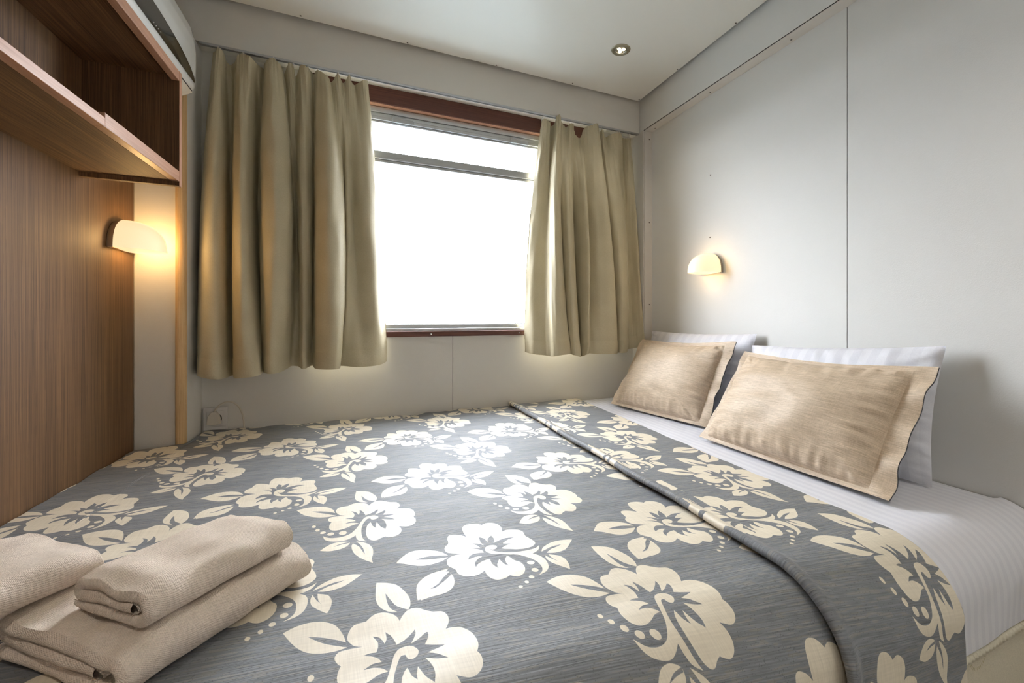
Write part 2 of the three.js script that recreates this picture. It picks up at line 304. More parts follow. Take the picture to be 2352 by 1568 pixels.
{ // right-hand wall: two big recessed panels in a shallow frame
  const w = structure('wall_right', 'pale panelled cabin wall behind the pillows');
  part('wall_panel', box(0.05, 0.15, 0, SOFFIT + 0.02, 0.095, 1.0981, 0.0006), M.wall, w);
  part('wall_panel', box(0.05, 0.15, 0, SOFFIT + 0.02, 1.0999, BACK, 0.0006), M.wall, w);
  part('joint', plainBox(0.052, 0.14, 0, SOFFIT, 1.0981, 1.0999), M.gap, w);
  screw(w, 0.0497, 1.586, 0.520, 'x'); screw(w, 0.0497, 1.319, 0.517, 'x');
  part('upper_panel', box(0, 0.15, SOFFIT + 0.0035, CEIL - 0.0005, 0.0005, BACK, 0.0008), M.wall, w);
  part('corner_panel', box(0, 0.05, 0, SOFFIT + 0.0035, 0.0005, 0.0985, 0.0008), M.wallWarm, w);
}
{ // trim strips that line the recess
  const t = structure('trim_2', 'narrow painted strip along the top of the right wall panels');
  part('strip', box(0.0032, 0.0498, SOFFIT - 0.001, SOFFIT + 0.0025, 0.105, BACK, 0.0006), M.trim, t);
  part('shadow_gap', plainBox(0.0004, 0.0498, SOFFIT + 0.0025, SOFFIT + 0.0035, 0.1, BACK), M.gap, t);
  for (const z of [0.153, 0.536, 0.920, 1.305]) screw(t, 0.033, SOFFIT - 0.0014, z, 'y');
  const u = structure('trim_3', 'narrow painted strip standing in the corner beside the right curtain');
  part('strip', box(0.0022, 0.0498, 0, SOFFIT - 0.0015, 0.0995, 0.1045, 0.0006), M.trim, u);
  for (const y of [1.891, 1.463, 1.041]) screw(u, 0.033, y, 0.1050, 'z');
}
{ // left wall: wood veneer, white column with a pale wooden corner bead
  const w = structure('wall_left', 'brown wood veneered wall at the foot of the bed');
  part('wall_core', plainBox(-2.1, -1.972, 0, CEIL, 0, BACK), M.wall, w);
  part('veneer_panel', box(-1.972, WOODX, 0, CEIL - 0.0005, 0.1615, BACK, 0.001), M.woodPanel, w);
  const c = structure('trim_4', 'white boxed column with pale wooden corner bead beside the left curtain');
  part('column', box(-1.972, -1.8335, 0, SOFFIT - 0.0008, 0.0008, 0.158, 0.002), M.wallWarm, c);
  part('column_face', box(-1.9595, -1.8575, 0, SOFFIT - 0.0008, 0.158, 0.161, 0.0008), M.wallWarm, c);
  const bead = new THREE.Shape(); bead.moveTo(-1.857, 0.1585); bead.lineTo(-1.857, 0.166); bead.quadraticCurveTo(-1.856, 0.170, -1.850, 0.1705); bead.quadraticCurveTo(-1.832, 0.170, -1.8315, 0.150); bead.lineTo(-1.8335, 0.150); bead.lineTo(-1.8335, 0.1585);
  const bg = new THREE.ExtrudeGeometry(bead, { depth: SOFFIT - 0.001, bevelEnabled: false, curveSegments: 10 }); bg.rotateX(Math.PI / 2); bg.scale(1, -1, 1);
  { const ix = bg.index; if (ix) { for (let i = 0; i < ix.count; i += 3) { const a = ix.getX(i); ix.setX(i, ix.getX(i + 1)); ix.setX(i + 1, a); } } bg.computeVertexNormals(); }
  part('corner_bead', metreUV(bg, 'y'), M.paleWood, c);
}
{ // window
  const w = structure('window_1', 'wide aluminium window with a narrow vent pane above');
  const { x0, x1, y0, y1 } = WIN, za = -0.028, zb = -0.062;
  part('header_board', box(x0, x1, y1, SOFFIT, -0.1, 0.004, 0.002, 'x'), M.redWood, w);
  part('header_lip', box(x0, x1, y1 - 0.0025, y1, -0.1, 0.001, 0.0006, 'x'), M.edge, w);
  const sill = part('sill_board', box(x0 - 0.02, x1 + 0.02, y0 - 0.023, y0, -0.1, 0.012, 0.002, 'x'), M.redWood, w);
  for (const x of [-1.041, -0.64, -1.43]) { const s = screw(sill, x, y0 - 0.0125, 0.0125, 'z'); s.material = M.chrome; }
  for (const [a, b] of [[x0 - 0.02, x0], [x1, x1 + 0.02]]) part('jamb', box(a, b, y0, y1, -0.1, -0.001, 0.001), M.redWood, w);
  // fixed aluminium frame
  part('frame_rail', join([box(x0, x1, 1.836, 1.859, zb, za + 0.006, 0.002, 'x'), box(x0, x1, 1.821, 1.836, zb, za - 0.002, 0.002, 'x')]), M.alu, w);
  part('gasket', box(x0, x1, 1.8585, 1.8595, zb, za + 0.004, 0.0004), M.rubber, w);
  part('frame_rail', join([box(x0, x1, y0 + 0.0005, y0 + 0.012, zb, za + 0.018, 0.002, 'x'), box(x0, x1, y0 + 0.012, y0 + 0.030, zb, za, 0.003, 'x')]), M.alu, w);
  part('gasket', box(x0, x1, y0 + 0.030, y0 + 0.0325, zb + 0.006, za - 0.004, 0.0004), M.rubber, w);
  for (const [a, b] of [[x0, x0 + 0.03], [x1 - 0.03, x1]]) part('frame_stile', box(a, b, y0 + 0.012, 1.836, zb, za, 0.002), M.alu, w);
  // vent sash
  part('sash_rail', join([box(x0 + 0.03, x1 - 0.03, 1.806, 1.821, zb + 0.004, za + 0.002, 0.003, 'x'), box(x0 + 0.03, x1 - 0.03, 1.798, 1.806, zb + 0.004, za - 0.006, 0.002, 'x')]), M.alu, w);
  part('transom', join([box(x0 + 0.03, x1 - 0.03, 1.648, 1.676, zb, za + 0.001, 0.002, 'x'), box(x0 + 0.03, x1 - 0.03, 1.640, 1.648, zb, za + 0.010, 0.003, 'x'), box(x0 + 0.03, x1 - 0.03, 1.628, 1.640, zb, za + 0.003, 0.003, 'x')]), M.alu, w);
  for (const x of [-1.155, -0.628]) part('vent_clip', join([box(x - 0.045, x + 0.045, 1.803, 1.822, za + 0.002, za + 0.010, 0.003, 'x'), box(x - 0.044, x - 0.036, 1.803, 1.830, za + 0.002, za + 0.013, 0.003)]), M.clear, w, 'clear plastic vent clip');
  part('pane', plainBox(x0 + 0.03, x1 - 0.03, y0 + 0.028, 1.632, -0.0465, -0.0435), M.glass, w);
  part('pane', plainBox(x0 + 0.03, x1 - 0.03, 1.672, 1.802, -0.0465, -0.0435), M.glass, w);
}
{ // the river outside
  const g = new THREE.PlaneGeometry(300, 150); g.rotateX(-Math.PI / 2);
  const o = shadow(new THREE.Mesh(g, M.water)); o.name = 'river_water'; o.position.set(0, -1.6, -75.6); o.userData = { kind: 'structure', label: 'pale river water beyond the window', category: 'water' }; scene.add(o);
}

// ================================================================ bed
const BED = { top: 0.556, front: 1.547, R: 0.105, base: 0.372, x0: -1.956, x1: 0.046 };
const zStart = (x) => (x > -0.003 ? lerp(0.005, 0.108, clamp((x + 0.003) / 0.0029)) : x < -1.8315 ? 0.172 : x < -1.822 ? lerp(0.172, 0.005, (x + 1.8315) / 0.0095) : 0.005);
// point on the bed's skin at x and arc length s (s = z on the flat top), lifted by off; second value: outward normal
function skin(x, s, off) {
  const z1 = BED.front - BED.R, arc = BED.R * Math.PI / 2;
  if (s <= z1) return V(x, BED.top + off, s);
  if (s <= z1 + arc) { const a = (s - z1) / BED.R; return V(x, BED.top - BED.R + (BED.R + off) * Math.cos(a), z1 + (BED.R + off) * Math.sin(a)); }
  return V(x, BED.top - BED.R - (s - z1 - arc), BED.front + off);
}
const arcEnd = BED.front - BED.R + BED.R * Math.PI / 2;
{ // base
  const t = thing('box_spring', 'cream damask fabric box spring with corded edge under the mattress', 'box spring');
  const bx = part('box', join([box(-1.83, -0.002, 0.06, 0.352, 0.006, BED.front - 0.006, 0.01, 'y'), box(-0.002, 0.046, 0.06, 0.352, 0.108, BED.front - 0.006, 0.01, 'y'), box(-1.956, -1.83, 0.06, 0.352, 0.175, BED.front - 0.006, 0.01, 'y')]), M.ticking, t);
  part('plinth', plainBox(-1.9, 0.0, 0, 0.065, 0.2, BED.front - 0.1), M.gap, t);
  // twisted cord along the upper front edge
  const cord = [], N = 420, r = 0.0085;
  const g = sheet(16, N * 2, (u, v) => { const x = lerp(-1.95, 0.044, v), a = u * Math.PI * 2, rr = r * (1 + 0.16 * Math.sin(a * 1 + x * 2 * Math.PI / 0.0125)); return { p: V(x, 0.361 + rr * Math.sin(a), BED.front - 0.006 + rr * Math.cos(a)), uv: [u, v] }; });
  part('corded_edge', g, M.cord, bx);
}
{ // mattress in its striped sheet
  const t = thing('mattress', 'mattress in white striped satin sheet on the bed', 'mattress');
  const s1 = arcEnd + (BED.top - BED.R - BED.base);
  const wr = (x, s) => 0.0016 * noise2(x * 3 + 7, s * 5) + (s > arcEnd - 0.06 ? 0.0022 * noise2(x * 5 + s * 9, s * 6) : 0);
  const top = sheet(220, 150, (u, v) => { const x = lerp(BED.x0, BED.x1, u), s = lerp(zStart(x), s1, v), edge = 0.012 * Math.pow(clamp((x - 0.0) / 0.046), 2); const p = skin(x, s, wr(x, s)); if (s < 1.45) p.y -= edge * 0.6; return { p, uv: [x, s] }; }, true);
  part('fitted_sheet', top, M.sheet, t);
  part('core', join([plainBox(-1.828, -0.003, BED.base - 0.001, BED.top - BED.R, 0.006, BED.front - 0.004), plainBox(-0.003, 0.045, BED.base - 0.001, BED.top - BED.R, 0.11, BED.front - 0.004), plainBox(-1.955, -1.828, BED.base - 0.001, BED.top - BED.R, 0.176, BED.front - 0.004), plainBox(-1.828, -0.003, BED.top - BED.R, BED.top - 0.004, 0.006, BED.front - BED.R), plainBox(-0.003, 0.045, BED.top - BED.R, BED.top - 0.016, 0.11, BED.front - BED.R), plainBox(-1.955, -1.828, BED.top - BED.R, BED.top - 0.004, 0.176, BED.front - BED.R)]), M.sheet, t);
}
{ // bedspread: the main cloth and the strip beyond the tuck are one cloth
  const t = thing('bedspread', 'grey bedspread with cream hibiscus pattern spread over the bed', 'bedspread');
  const drop = arcEnd + 0.42;
  const wr = (x, s) => 0.0022 * noise2(x * 2.2 + s * 0.9, s * 6.5) + 0.0012 * noise2(x * 6, s * 15) + 0.0035 * smooth(0.1, 0.0, s - zStart(x)) * (0.5 + noise2(x * 9, 3)) + (s > arcEnd ? 0.004 * noise2(x * 3.2, s * 1.3) * smooth(arcEnd, arcEnd + 0.2, s) : 0);
  const TUCK = -0.690, SHIFT = 0.2262, endX = (s) => -0.333 - 0.045 * smooth(0, 1.4, s) + 0.03 * smooth(1.45, 1.75, s);
  part('cloth', sheet(330, 300, (u, v) => { const x = lerp(BED.x0 + 0.001, TUCK + 0.06, u), s = lerp(zStart(x) + 0.002, drop, Math.pow(v, 1.0)); return { p: skin(x, s, 0.006 + wr(x, s)), uv: patternUV(x, s) }; }, true), M.spread, t);
  // across the strip: back under itself, round the fold, over the top, down to the sheet
  const prof = [];
  for (let k = 0; k <= 8; k++) prof.push([lerp(-0.630, TUCK + 0.007, k / 8), 0.0125]);
  for (let k = 1; k < 9; k++) { const a = -Math.PI / 2 - k / 9 * Math.PI; prof.push([TUCK + 0.007 + 0.0075 * Math.cos(a), 0.020 + 0.0075 * Math.sin(a)]); }
  const K = 90; for (let k = 0; k <= K; k++) prof.push([null, k / K]);
  const strip = (i, s) => {
    const [px, po] = prof[i], n = 0.0015 * noise2(s * 4, 9), wob = 0.004 * noise2(s * 2.3, 41);
    if (px !== null) return [px + wob, po + n];
    const e = endX(s), x = lerp(TUCK + 0.007 + wob, e, po), lift = lerp(0.0275, 0.013, smooth(0, 0.12, po)) - 0.008 * smooth(0.985, 1, po);
    return [x, lift + 0.6 * wr(x + 0.4, s) + n * (1 - po)];
  };
  const NS = prof.length - 1;
  part('folded_strip', sheet(NS, 300, (u, v) => {
    const i = Math.round(u * NS), s = lerp(0.007, drop, v), [x, off] = strip(i, s);
    const cloth = prof[i][0] === null ? x + SHIFT : i <= 8 ? 2 * TUCK - x + SHIFT - 0.006 : TUCK + SHIFT + 0.004;
    return { p: skin(x, s, off), uv: patternUV(cloth, s) };
  }, true), M.spread, t);
}

// ---------------------------------------------------------------- pillows
// corners as seen from the room: bottom far, bottom near, top far, top near
function pillowShape(c, o) {
  const n = V(0, 0, 0).crossVectors(c.br.clone().sub(c.bl), c.tl.clone().sub(c.bl)).normalize(); if (n.x > 0) n.negate();
  const F = o.flange ?? { l: 0, r: 0, t: 0, b: 0 }, W = c.br.distanceTo(c.bl), H = c.tl.distanceTo(c.bl), nz = (a, b, k) => noise3(a * k, b * k, o.seed);
  const s0 = -1 + 2 * F.l / W, s1 = 1 - 2 * F.r / W, t0 = -1 + 2 * F.b / H, t1 = 1 - 2 * F.t / H;      // the stuffed part
  const base = (s, t) => {
    const ps = s * (1 - o.pinch[0] * Math.pow(clamp(1 - t * t), 1.3)), pt = t * (1 - (t > 0 ? o.pinch[1] : o.pinchLow ?? 0) * Math.pow(clamp(1 - s * s), 1.3));
    const u = ps * 0.5 + 0.5, v = pt * 0.5 + 0.5;
    return c.bl.clone().multiplyScalar((1 - u) * (1 - v)).addScaledVector(c.br, u * (1 - v)).addScaledVector(c.tl, (1 - u) * v).addScaledVector(c.tr, u * v);
  };
  const inner = (s, t) => [(2 * s - s0 - s1) / (s1 - s0), (2 * t - t0 - t1) / (t1 - t0)];
  const height = (s, t) => {
    const [x, y] = inner(s, t), a = clamp(Math.abs(x)), b = clamp(Math.abs(y)), e = Math.pow(1 - Math.pow(a, 2.2), 0.58) * Math.pow(1 - Math.pow(b, 2.2), 0.58);
    const rim = Math.max(a, b), wr = smooth(0.5, 0.92, rim) * (1 - smooth(0.97, 1, rim));
    return e * (1 + (o.lump ?? 0.10) * nz(s, t, 1.3) + 0.02 * nz(s + t * 0.6, t, 3.0)) + wr * 0.075 * nz(s * (b > a ? 4.2 : 1), t * (a > b ? 3.2 : 1), 2.1);
  };
  const wave = (s, t) => { const d = Math.max((s0 - s) * W / 2, (s - s1) * W / 2, (t0 - t) * H / 2, (t - t1) * H / 2, 0); return d * (o.wave ?? 0.3) * nz(s * 0.8, t, 1.9); };
  const face = (sign, D, a0, a1, b0, b1, nu, nv) => sheet(nu, nv, (u, v) => {
    const s = lerp(a0, a1, u), t = lerp(b0, b1, v), p = base(s, t);
    p.addScaledVector(n, sign * (D * height(s, t) + (o.flange ? 0.0022 : 0)) + wave(s, t));
    return { p, uv: [s * W / 2 + o.seed, t * H / 2] };
  }, sign < 0);
  return { face, s0, s1, t0, t1 };
}
function pillow(name, label, group, c, o, mat, backMat) {
  const t = thing(name, label, 'pillow', group), P = pillowShape(c, o);
  if (o.flange) {
    const { s0, s1, t0, t1 } = P;
    const cover = part('front_cover', P.face(1, o.front, s0, s1, t0, t1, 76, 60), mat, t);
    part('flange', join([P.face(1, o.front, -1, 1, t1, 1, 80, 6), P.face(1, o.front, -1, 1, -1, t0, 80, 6), P.face(1, o.front, -1, s0, t0, t1, 6, 60), P.face(1, o.front, s1, 1, t0, t1, 6, 60)]), mat, cover);
    part('back_cover', P.face(-1, o.back, -1, 1, -1, 1, 70, 56), backMat, t);
  } else {
    part('pillowcase', mergeVertices(join([P.face(1, o.front, -1, 1, -1, 1, 72, 60), P.face(-1, o.back, -1, 1, -1, 1, 72, 60)]), 1e-5), mat, t);
  }
  return t;
}
pillow('bed_pillow', 'white striped bed pillow against the wall beside the curtain', 'white bed pillows', { bl: V(-0.060, 0.566, 0.17), br: V(-0.050, 0.566, 0.76), tl: V(0.018, 0.906, 0.150), tr: V(0.022, 0.913, 0.786) }, { front: 0.052, back: 0.030, pinch: [0.03, 0.045], seed: 1.7 }, M.linen);
pillow('bed_pillow', 'white striped bed pillow against the wall, the one nearer the camera', 'white bed pillows', { bl: V(-0.075, 0.566, 0.79), br: V(-0.050, 0.562, 1.365), tl: V(-0.006, 0.872, 0.790), tr: V(0.004, 0.903, 1.369) }, { front: 0.058, back: 0.034, pinch: [0.045, 0.05], seed: 4.2 }, M.linen);
pillow('scatter_pillow', 'champagne satin pillow with a flanged edge beside the curtain', 'champagne pillows', { bl: V(-0.240, 0.567, 0.174), br: V(-0.150, 0.567, 0.715), tl: V(-0.075, 0.869, 0.195), tr: V(-0.055, 0.886, 0.760) }, { front: 0.072, back: 0.040, flange: { l: 0.026, r: 0.040, t: 0.016, b: 0.012 }, pinch: [0.03, 0.085], pinchLow: -0.01, seed: 2.6 }, M.champagne, M.greyLining);
pillow('scatter_pillow', 'champagne satin pillow with a flanged edge, the one nearer the camera', 'champagne pillows', { bl: V(-0.262, 0.567, 0.800), br: V(-0.246, 0.567, 1.378), tl: V(-0.090, 0.854, 0.836), tr: V(-0.085, 0.859, 1.395) }, { front: 0.072, back: 0.040, flange: { l: 0.020, r: 0.046, t: 0.014, b: 0.012 }, pinch: [0.025, 0.095], pinchLow: -0.01, seed: 8.3 }, M.champagne, M.greyLining);

// ---------------------------------------------------------------- towels, folded so that the near end shows the layers
function towel(name, label, group, w, L, th, seed, at, y) {
  const t = thing(name, label, 'towel', group);
  const g = th * 1.12, lv = [th / 2, th / 2 + g, th / 2 + 2 * g], P = [], R1 = g, r2 = g / 2;
  const line = (x0, x1, yy, n) => { for (let k = 0; k <= n; k++) P.push([lerp(x0, x1, k / n), yy]); };
  line(w * 0.30, -w / 2 + r2 + th / 2 + 0.004, lv[1], 16);
  for (let k = 1; k < 8; k++) { const a = -Math.PI / 2 - k / 8 * Math.PI; P.push([-w / 2 + r2 + th / 2 + 0.004 + r2 * Math.cos(a), lv[1] + r2 + r2 * Math.sin(a)]); }
  line(-w / 2 + r2 + th / 2 + 0.004, w / 2 - R1 - th / 2, lv[2], 24);
  for (let k = 1; k < 14; k++) { const a = Math.PI / 2 - k / 14 * Math.PI; P.push([w / 2 - R1 - th / 2 + R1 * Math.cos(a), lv[1] + R1 * Math.sin(a)]); }
  line(w / 2 - R1 - th / 2, -w / 2 + th / 2, lv[0], 24);
  // ribbon outline round the path
  const nrm = P.map((p, i) => { const a = P[Math.max(0, i - 1)], b = P[Math.min(P.length - 1, i + 1)], dx = b[0] - a[0], dy = b[1] - a[1], l = Math.hypot(dx, dy) || 1; return [-dy / l, dx / l]; });
  const ring = []; let len = 0; const n = P.length;
  P.forEach((p, i) => ring.push([p[0] + nrm[i][0] * th / 2, p[1] + nrm[i][1] * th / 2]));
  for (let k = 1; k < 6; k++) { const a = k / 6 * Math.PI, c = nrm[n - 1], d = [c[1], -c[0]]; ring.push([P[n - 1][0] + th / 2 * (c[0] * Math.cos(a) + d[0] * Math.sin(a)), P[n - 1][1] + th / 2 * (c[1] * Math.cos(a) + d[1] * Math.sin(a))]); }
  for (let i = n - 1; i >= 0; i--) ring.push([P[i][0] - nrm[i][0] * th / 2, P[i][1] - nrm[i][1] * th / 2]);
  for (let k = 1; k < 6; k++) { const a = k / 6 * Math.PI, c = [-nrm[0][0], -nrm[0][1]], d = [c[1], -c[0]]; ring.push([P[0][0] + th / 2 * (c[0] * Math.cos(a) + d[0] * Math.sin(a)), P[0][1] + th / 2 * (c[1] * Math.cos(a) + d[1] * Math.sin(a))]); }
  ring.push(ring[0]);
  const arc = [0]; for (let i = 1; i < ring.length; i++) arc.push(arc[i - 1] + Math.hypot(ring[i][0] - ring[i - 1][0], ring[i][1] - ring[i - 1][1]));
  const H = 2 * g + th, NZ = 44, bend = (x, yy, z) => {
    const k = clamp(yy / H), puff = 1 - 0.10 * smooth(0.75, 1, Math.abs(z) / (L / 2)) + 0.05 * noise2(x * 14 + seed, z * 9);
    return V(x + 0.0022 * noise3(z * 16, yy * 30, seed) + 0.003 * k * noise2(z * 7, seed + 3), yy * puff + k * 0.003 * noise2(x * 11 + seed, z * 12 + seed), z + 0.0026 * noise3(x * 10, yy * 40, seed + 5) * Math.sign(z) * smooth(0.8, 1, Math.abs(z) / (L / 2)));
  };
  const side = sheet(ring.length - 1, NZ, (u, v) => { const i = Math.round(u * (ring.length - 1)), z = lerp(-L / 2, L / 2, v); return { p: bend(ring[i][0], ring[i][1], z), uv: [arc[i], z] }; });
  const cap = (z, flip) => sheet(n - 1, 6, (u, v) => { const i = Math.round(u * (n - 1)), o = lerp(-th / 2, th / 2, v), bulge = 0.25 * th * Math.sin(v * Math.PI) * Math.sign(z); return { p: bend(P[i][0] + nrm[i][0] * o, P[i][1] + nrm[i][1] * o, z).add(V(0, 0, bulge)), uv: [i * 0.004, o + z] }; }, flip);
  part('folded_cloth', side, M.towel, t);
  part('cut_edge', join([cap(L / 2, false), cap(-L / 2, true)]), M.towel, t);
  t.position.set(at[0], y, at[1]); t.rotation.y = -0.722; return t;
}
{
  const d = [0.66, -0.75], r = [0.75, 0.66];
  const mid = (c, across, along) => [c[0] + r[0] * across + d[0] * along, c[1] + r[1] * across + d[1] * along];
  const y0 = BED.top + 0.0085;
  const C1 = [-1.533, 1.345], S1 = [-1.520, 1.318], F2 = [-1.622, 1.166];
  towel('folded_towel', 'large beige towel folded on the bed under the right hand towel', 'large folded towels', 0.236, 0.232, 0.0170, 3.1, mid(C1, -0.118, 0.116), y0);
  towel('folded_towel', 'large beige towel folded at the left edge of the picture, under a smaller one', 'large folded towels', 0.130, 0.24, 0.0170, 5.7, mid(F2, -0.140, -0.118), y0);
  towel('hand_towel', 'small beige hand towel folded on top, the one showing its layers', 'small folded towels', 0.140, 0.178, 0.0135, 7.9, mid(S1, -0.070, 0.089), y0 + 0.0580);
  towel('hand_towel', 'small beige hand towel folded on top, cut by the left edge of the picture', 'small folded towels', 0.190, 0.215, 0.0125, 9.4, mid(F2, -0.097, -0.108), y0 + 0.0600);
}

// ================================================================ curtains
function curtain(label, top, middle, low, yTop, yLow, hooks) {
  const t = thing('curtain', label, 'curtain', 'olive beige satin curtains');
  const n = top.length, at = (rows, u) => { // Catmull-Rom across the folds
    const f = u * (n - 1), i = Math.min(n - 2, Math.floor(f)), k = f - i, P = (q) => rows[clamp(q, 0, n - 1)], o = [];
    for (let c = 0; c < rows[0].length; c++) { const a = P(i - 1)[c], b = P(i)[c], d = P(i + 1)[c], e = P(i + 2)[c]; o.push(0.5 * (2 * b + (d - a) * k + (2 * a - 5 * b + 4 * d - e) * k * k + (3 * b - a - 3 * d + e) * k * k * k)); }
    return o;
  };
  const yy = (list) => list.map((y) => [y]);
  const point = (u, v) => {
    const a = at(top, u), b = at(middle, u), c = at(low, u), m = 0.42;
    const w0 = (v - m) * (v - 1) / m, w1 = v * (v - 1) / (m * (m - 1)), w2 = v * (v - m) / (1 - m);
    const gather = Math.exp(-v * 13), fine = noise2(u * 60, v * 7) * 0.0045 * gather + noise2(u * 26, v * 3 + 5) * 0.0022;
    const deep = (q, k) => 0.073 + (q - 0.073) * k;
    const x = w0 * a[0] + w1 * b[0] + w2 * c[0], z = Math.max(0.014, w0 * deep(a[1], 1.15) + w1 * deep(b[1], 1.75) + w2 * deep(c[1], 1.55) + fine);
    const zz = (q) => w0 * at(top, clamp(q))[1] + w1 * at(middle, clamp(q))[1] + w2 * at(low, clamp(q))[1], omega = -0.0046 * smooth(0.0, 0.3, v) * smooth(0, 0.03, u) * smooth(1, 0.97, u) * (zz(u + 0.006) - zz(u - 0.006)) / 0.012;
    return V(x + omega + 0.0015 * noise2(u * 30 + 4, v * 5), lerp(at(yTop, u)[0], at(yLow, u)[0], v), z);
  };
  const NU = n * 12, hem = 0.945;
  const cloth = part('cloth', sheet(NU, 120, (u, v) => ({ p: point(u, v * hem), uv: [u * 1.3, v * 1.1] }), false), M.curtain, t);
  part('hem', sheet(NU, 10, (u, v) => { const p = point(u, lerp(hem - 0.002, 1, v)); p.z += 0.0036 * (1 - Math.pow(v, 6)); return { p, uv: [u * 1.3, 1.04 + v * 0.06] }; }, false), M.curtain, cloth);
  part('heading_tape', sheet(NU, 4, (u, v) => { const p = point(u, lerp(0.004, 0.05, v)); p.z -= 0.003; return { p, uv: [u * 1.3, v * 0.06] }; }, true), M.curtain, cloth);
  for (const u of hooks) { const p = point(u, 0); part('hook', join([tube([[p.x, p.y - 0.004, p.z - 0.004], [p.x, p.y + 0.006, p.z - 0.006], [p.x, SOFFIT - 0.008, 0.057]], 0.0016, 12, 6), box(p.x - 0.004, p.x + 0.004, SOFFIT - 0.012, SOFFIT - 0.008, 0.053, 0.060, 0.001)]), M.plastic, t); }
  return t;
}
const y1 = (l) => l.map((y) => [y]);
curtain('wider olive beige satin curtain drawn to the left of the window',
  [[-1.7894, 0.05], [-1.7683, 0.08], [-1.7548, 0.075], [-1.7494, 0.045], [-1.7328, 0.045], [-1.7122, 0.075], [-1.6972, 0.08], [-1.6702, 0.1], [-1.654, 0.07], [-1.6427, 0.045], [-1.6281, 0.075], [-1.6047, 0.088], [-1.5799, 0.075], [-1.576, 0.045], [-1.5612, 0.072], [-1.5456, 0.075], [-1.5396, 0.045], [-1.5206, 0.075], [-1.4968, 0.088], [-1.4805, 0.05], [-1.4655, 0.072], [-1.4297, 0.085], [-1.4184, 0.055], [-1.3962, 0.08], [-1.3792, 0.055], [-1.3572, 0.08], [-1.3424, 0.055], [-1.3112, 0.075], [-1.2908, 0.065]],
  [[-1.8274, 0.045], [-1.7887, 0.095], [-1.7597, 0.09], [-1.7519, 0.045], [-1.7316, 0.045], [-1.7164, 0.085], [-1.6914, 0.108], [-1.6758, 0.085], [-1.6672, 0.042], [-1.6494, 0.045], [-1.6321, 0.09], [-1.5943, 0.112], [-1.5567, 0.095], [-1.5517, 0.06], [-1.5432, 0.05], [-1.532, 0.05], [-1.5181, 0.085], [-1.4996, 0.088], [-1.4853, 0.06], [-1.4769, 0.058], [-1.4626, 0.09], [-1.4218, 0.118], [-1.3821, 0.095], [-1.3773, 0.065], [-1.3617, 0.08], [-1.3439, 0.06], [-1.3019, 0.078], [-1.2637, 0.06], [-1.2518, 0.035]],
  [[-1.8300, 0.045], [-1.8052, 0.1], [-1.7589, 0.118], [-1.7349, 0.075], [-1.7222, 0.07], [-1.707, 0.105], [-1.6816, 0.125], [-1.6458, 0.128], [-1.6368, 0.1], [-1.6453, 0.06], [-1.6312, 0.08], [-1.6069, 0.115], [-1.5832, 0.098], [-1.5603, 0.048], [-1.5322, 0.048], [-1.5214, 0.068], [-1.508, 0.088], [-1.4994, 0.062], [-1.4875, 0.052], [-1.477, 0.056], [-1.4624, 0.092], [-1.4175, 0.118], [-1.3918, 0.11], [-1.3951, 0.072], [-1.3755, 0.075], [-1.3173, 0.092], [-1.2547, 0.082], [-1.2278, 0.052], [-1.217, 0.03]],
  y1([1.905, 1.913, 1.905, 1.885, 1.885, 1.903, 1.911, 1.893, 1.888, 1.893, 1.903, 1.913, 1.895, 1.885, 1.91, 1.912, 1.888, 1.912, 1.905, 1.905, 1.911, 1.888, 1.885, 1.912, 1.89, 1.914, 1.892, 1.905, 1.914]),
  y1([0.780, 0.776, 0.766, 0.768, 0.770, 0.765, 0.768, 0.772, 0.778, 0.785, 0.781, 0.776, 0.778, 0.790, 0.789, 0.787, 0.784, 0.787, 0.789, 0.787, 0.783, 0.782, 0.783, 0.788, 0.787, 0.783, 0.786, 0.793, 0.798]),
  [1, 6, 11, 15, 18, 20, 23, 25, 28].map((i) => i / 28));
